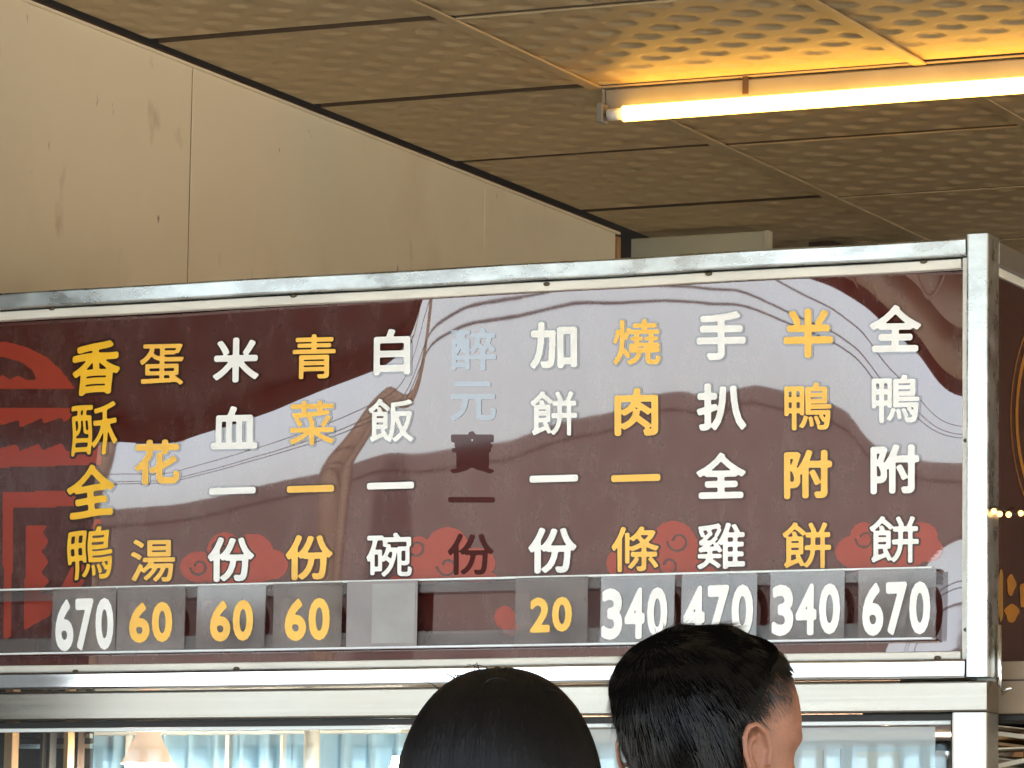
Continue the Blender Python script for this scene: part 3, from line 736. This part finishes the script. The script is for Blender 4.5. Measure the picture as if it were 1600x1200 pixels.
# right side: cardboard box and papers beside the cabinet
c0 = onX(1557, 1030, xs+.003); c1 = onX(1557, 1112, xs+.003)
cb = empty('cardboard_carton', (xs+.05, YS+.3, c1.z), 'weathered grey brown carton on the shelf beside the sign box', 'carton')
yb0 = YS+.06
box('carton_body', xs-.15, xs+.06, yb0+.0, yb0+.42, onY(1570, 1116, yb0).z, onY(1570, 1033, yb0).z, CARDB, cb, .002)
box('carton_flap', xs-.15, xs+.064, yb0-.003, yb0+.42, onY(1570, 1063, yb0).z-.001, onY(1570, 1062, yb0).z, DARKW, cb)
sb = empty('side_shelf', (xs, YS+.3, c1.z), 'black shelf board carrying the carton beside the window', 'shelf')
box('board', xs-.2, xs+.09, yb0-.01, yb0+.45, onY(1570, 1128, yb0).z, onY(1570, 1117, yb0).z, RUBBER, sb, .002)
pp = empty('paper_stack', (xs, YS+.3, 1.4), 'loose stack of cream and orange papers below the black shelf', 'papers')
for k in range(9):
    zz = onY(1570, 1142+k*8, yb0+.05).z; an = random.uniform(-.5, .5)
    bm = bmesh.new(); add_box(bm, -.09, .09, -.06, .06, 0, .0018+.002*(k % 3))
    bmesh.ops.transform(bm, verts=bm.verts, matrix=Matrix.Translation((xs+.03+random.uniform(-.02, .02), yb0+.12, zz)) @ Matrix.Rotation(an, 4, 'Z') @ Matrix.Rotation(random.uniform(-.25, .25), 4, 'Y'))
    bmesh_obj('paper_sheet', bm, (PAPER, WOOD, PAPER)[k % 3], pp)
bd = box('side_backboard', xs-.2, 0.4, YS+.75, YS+.77, .0, onY(1580, 420, YS+.75).z, mat('brown_board', (.12, .07, .04), .6, noise=(4, .3))); tag(bd, 'brown board partition behind the carton and papers', 'partition')

# ================================================================== FLUORESCENT FITTING
e0 = onZ(944, 134, CEIL); YF = e0.y
fit = empty('fluorescent_light', (e0.x, YF, CEIL), 'lit warm fluorescent tube in a slim white batten on the ceiling', 'light fitting')
LX0, LX1 = e0.x, e0.x+1.24
zb_ = CEIL-.006
box('batten', LX0+.002, LX1, YF, YF+.034, zb_-.040, zb_-.001, BATTEN, fit, .003)
for x, s in ((LX0, 1), (LX1, -1)):
    box('lamp_holder', x-.002, x+.009, YF-.028, YF-.0005, zb_-.064, zb_-.030, BATTEN, fit, .002); box('end_plate', x-.003, x+.0015, YF-.002, YF+.034, zb_-.041, zb_, BATTEN, fit)
ty, tz = YF-.016, zb_-.050
tube('tube', [(LX0+.045, ty, tz), (LX1-.045, ty, tz)], .0140, TUBE, fit, 24)
for x0, x1 in ((LX0+.016, LX0+.0445), (LX1-.0445, LX1-.016)):
    tube('end_cap', [(x0, ty, tz), (x1, ty, tz)], .0105, mat('white_plastic', (.8, .78, .74), .4), fit, 20)
for x, s in ((LX0+.008, 1), (LX1-.008, -1)): tube('pin', [(x, ty, tz), (x+s*.012, ty, tz)], .003, STEEL, fit, 8)
for t in (.215, .72):
    x = LX0+1.24*t; box('clip', x-.005, x+.005, YF-.004, YF+.036, zb_-.028, zb_+.003, DARKW, fit, .001)

# ================================================================== PEOPLE
def voxel_mesh(bm, name, vox, smooth_it=4):
    me = bpy.data.meshes.new(name+'_src'); bm.to_mesh(me); bm.free()
    o = bpy.data.objects.new(name+'_src', me); COL.objects.link(o)
    r = o.modifiers.new('r', 'REMESH'); r.mode = 'VOXEL'; r.voxel_size = vox
    s = o.modifiers.new('s', 'SMOOTH'); s.factor = .5; s.iterations = smooth_it
    bpy.context.view_layer.update()
    out = bpy.data.meshes.new_from_object(o.evaluated_get(bpy.context.evaluated_depsgraph_get()))
    bpy.data.objects.remove(o); bpy.data.meshes.remove(me)
    out.polygons.foreach_set('use_smooth', [True]*len(out.polygons)); out.materials.clear(); return out
def limb(bm, pts):
    """chain of (point, radius): tapered tubes with balls at the joints"""
    for p, r in pts:
        bmesh.ops.create_icosphere(bm, subdivisions=3, radius=r, matrix=Matrix.Translation(p))
    for (p, r), (q, s) in zip(pts, pts[1:]):
        p, q = Vector(p), Vector(q); d = q-p
        if d.length < 1e-4: continue
        bmesh.ops.create_cone(bm, segments=24, radius1=r, radius2=s, depth=d.length, cap_ends=True,
            matrix=Matrix.Translation((p+q)/2) @ d.to_track_quat('Z', 'Y').to_matrix().to_4x4())
HR = [(0, .020, .084, .050), (.012, .036, .096, .034), (.032, .050, .095, .004), (.058, .060, .091, -.045), (.084, .0655, .092, -.070), (.108, .070, .090, -.085),
      (.128, .0735, .095, -.093), (.150, .0765, .095, -.099), (.170, .076, .090, -.098), (.190, .0725, .081, -.092), (.207, .064, .067, -.078), (.220, .046, .047, -.056), (.2285, .020, .020, -.03)]
hz_, hw_, hf_, hb_ = (np.array([r[k] for r in HR]) for k in range(4))
def head_pt(z, a, grow=0):
    """point on the head: z above the chin, angle a from the face (0) towards the right ear (pi/2)"""
    w_, f_, b_ = (np.interp(z, hz_, t) for t in (hw_, hf_, hb_))
    c, s = math.cos(a), math.sin(a); e = 2/2.25
    cy, ry = (f_+b_)/2, (f_-b_)/2
    x = (w_+grow)*math.copysign(abs(s)**e, s); y = cy+(ry+grow)*math.copysign(abs(c)**e, c)
    return Vector((x, y, z))
def head_bm(bm, loc):
    n, m_ = 72, 84; V = []
    for j in range(m_+1):
        z = .2285*j/m_; row = []
        for k in range(n):
            a = 2*math.pi*k/n-math.pi; p = head_pt(z, a)
            if p.y > 0:
                g = lambda x0, z0, sx, sz: math.exp(-.5*((abs(p.x)-x0)/sx)**2-.5*((z-z0)/sz)**2)
                d = .024*g(0, .074, .009, .010)+.012*g(0, .095, .007, .018)+.006*g(.011, .070, .006, .006)
                d += -.012*g(.031, .108, .014, .010)+.005*g(.030, .127, .018, .006)+.006*g(.031, .107, .010, .006)
                d += .006*g(0, .043, .018, .004)+.006*g(0, .034, .015, .004)-.003*g(0, .0385, .016, .0022)
                d += .004*g(.045, .08, .012, .014)+.005*g(0, .010, .012, .010)
                p.y += d
            row.append(bm.verts.new(p+loc))
        V.append(row)
    for j in range(m_):
        for k in range(n): bm.faces.new((V[j][k], V[j][(k+1) % n], V[j+1][(k+1) % n], V[j+1][k]))
    bm.faces.new(V[0][::-1]); bm.faces.new(V[-1])
    for s in (-1, 1):      # ears: helix rim, antihelix, plate, lobe
        base = Vector((s*.0715, -.008, .103))
        def E(u, v, o): return base+loc+Vector((s*(.006+o), u*.9-.004-v*.18-o*.55, v))
        out = [(.012, -.004), (.017, .012), (.013, .026), (.001, .034), (-.012, .031), (-.020, .020), (-.021, .004), (-.016, -.012), (-.007, -.024), (.002, -.030), (.008, -.025)]
        limb(bm, [(E(u, v, .0155 if -.02 < v else .0085), .0030 if v > -.018 else .0048) for u, v in out])
        limb(bm, [(E(u*.52-.003, v*.6+.001, .010), .0030) for u, v in out[3:9]])
        limb(bm, [(E(.0, v, .001), .010) for v in (-.018, -.004, .010, .022)])
        limb(bm, [(E(-.008, v, .003), .006) for v in (-.014, .0, .014, .022)])
        limb(bm, [(E(.013, -.010, .006), .004), (E(.012, -.004, .006), .0035)])
def fingers(bm, wrist, d, side):
    """relaxed hand: palm, four curled fingers of unequal length and a thumb"""
    wv = Vector(wrist); d = Vector(d).normalized(); lat = Vector((0, 1, 0)); pal = d.cross(lat).normalized()*side
    limb(bm, [(wv, .024), (wv+d*.04, .026)])
    for k, (L, o) in enumerate(((.072, .030), (.080, .010), (.075, -.010), (.058, -.029))):
        b = wv+d*.085+lat*o; limb(bm, [(wv+d*.03+lat*o*.7, .013), (b, .0100)])
        p1 = b+(d*.9-pal*.25).normalized()*L*.48; p2 = p1+(d*.7-pal*.6).normalized()*L*.30; p3 = p2+(d*.45-pal*.8).normalized()*L*.22
        limb(bm, [(b, .0095), (p1, .0085), (p2, .0078), (p3, .0068)])
    t0 = wv+d*.022+lat*.024; t1 = t0+(d*.6+lat*.6-pal*.2).normalized()*.042; t2 = t1+(d*.9+lat*.2-pal*.35).normalized()*.030
    limb(bm, [(t0, .014), (t1, .0105), (t2, .0085)])
def person(px, py_top, dist, face_deg, name_label, female, shirt_m):
    r = ray(px, py_top); top = CAM+r*(dist/(r.dot(fw)))
    hair_t = .012 if not female else .020
    htop = top.z-hair_t; chin = htop-.2285; sc = htop/1.68
    root = empty('person', (top.x, top.y, 0), name_label, 'person', 'customers reading the menu')
    root.rotation_euler = (0, 0, -R_(face_deg))
    sw = (.175 if female else .20)*sc
    sh_z = chin-.085; hip = .92*sc
    bm = bmesh.new(); head_bm(bm, Vector((0, .02, chin)))
    limb(bm, [((0, .005, chin+.055), .050), ((0, -.015, chin-.01), .054 if not female else .047), ((0, -.03, sh_z-.01), .062)])
    B = [((0, -.03, sh_z-.03), .09), ((0, -.015, sh_z-.18), .115), ((0, 0, hip+.17), .100), ((0, -.01, hip+.02), .115)]
    def trunk(bm, g):
        for s in (-1, 1):
            limb(bm, [((s*sw*.78, -.03, sh_z-.045), .055+g), ((s*sw*.40, -.015, sh_z-.20), .095+g), ((s*.06, 0, hip+.17), .088+g), ((s*.075, -.01, hip+.0), .100+g)])
        limb(bm, [((-sw*.8, -.03, sh_z-.04), .052+g), ((-.05, -.03, sh_z-.0), .058+g), ((.05, -.03, sh_z-.0), .058+g), ((sw*.8, -.03, sh_z-.04), .052+g)])
    def arm(bm, s, g, full=True):
        a = Vector((s*sw, -.03, sh_z-.045)); e = a+Vector((s*.05, -.01, -.29*sc)); wst = e+Vector((s*.005, .05, -.25*sc))
        if full: limb(bm, [(a, .052+g), (e, .040+g), (wst, .026+g)]); return wst, (wst-e)
        m_ = a.lerp(e, .62); limb(bm, [(a, .054+g), (m_, .047+g)])
    def leg(bm, s, g, z_end=.09):
        h = Vector((s*.09, -.01, hip-.02)); k = Vector((s*.10, .01, .49*sc)); an = Vector((s*.11, -.02, z_end))
        limb(bm, [(h, .088+g), (k, .056+g), (k.lerp(an, .35)+Vector((0, -.015, 0)), .054+g), (an, .037+g)])
    trunk(bm, 0)
    for s in (-1, 1):
        wst, d = arm(bm, s, 0); fingers(bm, wst, d, s); leg(bm, s, 0)
    me = voxel_mesh(bm, 'body', .0060 if female else .0024, 2)
    loc = Matrix.Translation((top.x, top.y, 0)) @ Matrix.Rotation(-R_(face_deg), 4, 'Z')
    me.transform(loc); body = link('body', me, SKIN, root)
    bm = bmesh.new(); trunk(bm, .012); [arm(bm, s, .010, False) for s in (-1, 1)]
    me = voxel_mesh(bm, 'shirt', .012, 3); me.transform(loc); link('shirt', me, shirt_m, root)
    bm = bmesh.new(); limb(bm, [((-.075, -.01, hip+.06), .108), ((.075, -.01, hip+.06), .108)]); [leg(bm, s, .016, .10) for s in (-1, 1)]
    me = voxel_mesh(bm, 'trousers', .012, 3); me.transform(loc); link('trousers', me, TROUS, root)
    for s in (-1, 1):
        bm = bmesh.new(); limb(bm, [((s*.11, -.05, .045), .042), ((s*.11, .05, .042), .044), ((s*.115, .13, .034), .034)])
        me = voxel_mesh(bm, 'shoe', .010, 3); me.transform(loc); link('shoe', me, SHOE, root)
    # --- hair
    T = loc @ Matrix.Translation((0, .02, chin))
    def strands(name, gens, m, wdt):
        v, f = [], []
        for pts, nn in gens:
            b = len(v); n_ = len(pts)
            for i, p in enumerate(pts):
                t = (pts[min(i+1, n_-1)]-pts[max(i-1, 0)]); sd = t.cross(nn)
                sd = sd.normalized() if sd.length > 1e-7 else Vector((1, 0, 0))
                w2 = wdt*(1-.75*i/(n_-1)); v += [p-sd*w2, p+sd*w2]
            for i in range(n_-1): f.append((b+2*i, b+2*i+1, b+2*i+3, b+2*i+2))
        o = py_obj(name, [T @ p for p in v], f, m, root, True); return o
    def normal(z, a):
        e = 1e-3; p = head_pt(z, a); u = head_pt(z, a+e)-p; w_ = head_pt(min(z+e, .228), a)-head_pt(max(z-e, 0), a)
        n_ = u.cross(w_); return -n_.normalized() if n_.dot(Vector((p.x, p.y, p.z-.12))) < 0 else n_.normalized()
    if not female:
        whorl = Vector((-.012, -.060, .214))
        def hairline(a):
            d = abs(a)/math.pi     # 0 face, .5 ear, 1 nape
            return np.interp(d, [0, .16, .26, .34, .42, .50, .56, .62, .70, 1], [.196, .196, .186, .168, .150, .138, .085, .030, .010, .005])
        # thick scalp cap
        bm = bmesh.new(); V = []
        nz, na = 40, 72
        for j in range(nz+1):
            row = []
            for k in range(na):
                a = 2*math.pi*k/na-math.pi; z0 = max(hairline(a)+.016, np.interp(abs(a)/math.pi, [0, .3, .45, .55, .7, 1], [.2, .2, .185, .14, .04, .03])); z = z0+(.2285-z0)*j/nz
                th = .0105*min(1, (j/16)**1.3)*np.interp(abs(a)/math.pi, [0, .3, .5], [.55, .7, 1])*np.interp(z, [.08, .14, .17], [.35, .6, 1])
                p = head_pt(z, a); n_ = normal(min(z, .225), a)
                p = p+n_*(th+.0015*mnoise.noise(p*70)+.0032*mnoise.noise(p*34)*min(1, j/9)-.0015*(j == 0))
                row.append(bm.verts.new(T @ p))
            V.append(row)
        for j in range(nz):
            for k in range(na): bm.faces.new((V[j][k], V[j][(k+1) % na], V[j+1][(k+1) % na], V[j+1][k]))
        bm.faces.new(V[-1]); cap = bmesh_obj('hair_base', bm, HAIR_B, root, True)
        rng = random.Random(3); top_g, side_g = [], []
        while len(top_g) < 25000 or len(side_g) < 8000:
            z = .2285*rng.random() if rng.random() < .5 else float(np.interp(math.sqrt(rng.random()), [.15, .5, .77, .93, 1], [.2275, .220, .207, .190, .160])); a = rng.uniform(-math.pi, math.pi); hl = hairline(a)
            if z < hl-.012*rng.random(): continue
            over = z-hl
            p = head_pt(min(z, .2275), a); n_ = normal(min(z, .225), a)
            fl = p-whorl; fl = fl-n_*fl.dot(n_)
            if fl.length < .008 and rng.random() < .75: continue
            fl = fl.normalized() if fl.length > 1e-5 else Vector((1, 0, 0))
            sw_ = n_.cross(fl)*(.45*math.exp(-(p-whorl).length/.04)); fl = (fl+sw_).normalized()
            clump = Vector((mnoise.noise(p*55), mnoise.noise(p*55+Vector((9, 2, 4))), mnoise.noise(p*55+Vector((3, 7, 1)))))
            is_top = z > np.interp(abs(a)/math.pi, [0, .3, .45, .55, .7, 1], [.196, .196, .184, .14, .06, .04])+rng.uniform(-.006, .006)
            if is_top and len(top_g) < 25000:
                L = rng.uniform(.020, .034)*np.interp(over, [0, .03], [.35, 1])*np.interp(abs(a)/math.pi, [0, .28, .46, .58], [.6, .4, .4, 1]); lift = rng.uniform(.12, .30)
                q = p+n_*.004; dr = (fl*1+n_*lift+clump*.32+Vector((rng.gauss(0, .09), rng.gauss(0, .09), rng.gauss(0, .05)))).normalized(); pts = [q]
                for i in range(5):
                    q = q+dr*(L/5); dr = (dr-n_*.15*lift+Vector((0, 0, -.06))).normalized(); pts.append(q)
                top_g.append((pts, n_))
            elif not is_top and len(side_g) < 8000:
                L = rng.uniform(.004, .009)*np.interp(over, [-.01, .02], [.6, 1.25])
                if over < .022 and rng.random() > .45+over*18: continue
                q = p+n_*.0005; dr = (fl+Vector((0, 0, -.6))+n_*.45+clump*.5).normalized(); pts = [q]
                for i in range(3): q = q+dr*(L/3); dr = (dr-n_*.12).normalized(); pts.append(q)
                side_g.append((pts, n_))
            elif len(top_g) >= 25000 and is_top: 
                if len(side_g) > 5500: break
        strands('hair', top_g, HAIR_M, .00042); strands('cropped_side_hair', side_g, HAIR_G, .00022)
    else:
        # smooth straight bob: cap plus long strands from a centre parting
        def dome(t, a, g):
            # t 0..1 crown to hem
            zt = .2285+g
            if t < .42:
                ph = t/.42*math.pi/2; z = .118+(zt-.118)*math.cos(ph); k = math.sin(ph)
            else: z = .118-(t-.42)/.58*.17; k = 1
            w_, f_, b_ = .0775+g, .088+g*.6, -.101-g
            k2 = k**.86 if k < 1 else 1+.10*(t-.42)
            c, s = math.cos(a), math.sin(a); cy, ry = (f_+b_)/2, (f_-b_)/2
            if t > .42: f_ = max(f_-.0, 0)
            return Vector((w_*k2*s, cy+ry*k2*c, z))
        bm = bmesh.new(); V = []
        nz, na = 44, 96; A0 = .30*math.pi
        for j in range(nz+1):
            t = j/nz; row = []
            for k in range(na+1):
                open_ = np.interp(t, [0, .25, .36, 1], [0, .0, 1, 1])*A0
                a = open_+(2*math.pi-2*open_)*k/na
                p = dome(max(t, .002), a, .018+.0012*mnoise.noise(Vector((a*9, t*2, 1)))); row.append(bm.verts.new(T @ p))
            V.append(row)
        for j in range(nz):
            for k in range(na): bm.faces.new((V[j][k], V[j][k+1], V[j+1][k+1], V[j+1][k]))
        cap = bmesh_obj('hair_base', bm, HAIR_B, root, True); s_ = cap.modifiers.new('t', 'SOLIDIFY'); s_.thickness = .008; s_.offset = -1
        rng = random.Random(5); gens = []
        for q in range(9000):
            a = rng.uniform(0, 2*math.pi); t0 = rng.random()**1.2*.5; t1 = min(t0+rng.uniform(.35, .6), 1)
            if min(a, 2*math.pi-a) < A0*1.02 and t1 > .24: t1 = .24
            if t1-t0 < .05: continue
            g0 = .0185+rng.random()*.0018; wv = rng.gauss(0, .012)
            pts = [dome(max(t0+(t1-t0)*i/9, .004), a+wv*i/9, g0) for i in range(10)]
            n_ = (pts[5]-Vector((0, 0, .10))).normalized(); gens.append((pts, n_))
        for q in range(26):   # flyaway hairs on the crown
            a = rng.uniform(2.2, 5.0); p = dome(rng.uniform(.02, .16), a, .019); d = Vector((rng.gauss(0, 1), rng.gauss(0, .6), rng.uniform(.3, .9))).normalized(); pts = [p]
            L = rng.uniform(.008, .026)
            for i in range(7): p = p+d*(L/7); d = (d+Vector((.10, 0, -.16))).normalized(); pts.append(p)
            gens.append((pts, Vector((0, -1, .2))))
        strands('hair', gens, HAIR, .0006)
    return root
person(1090, 973, 4.3, -24.67+50, 'short-haired man with cropped greying sides looking at the menu board', False, SHIRT)
person(782, 1043, 4.0, -24.67+4, 'woman with straight black hair seen from behind under the board', True, BLOUSE)
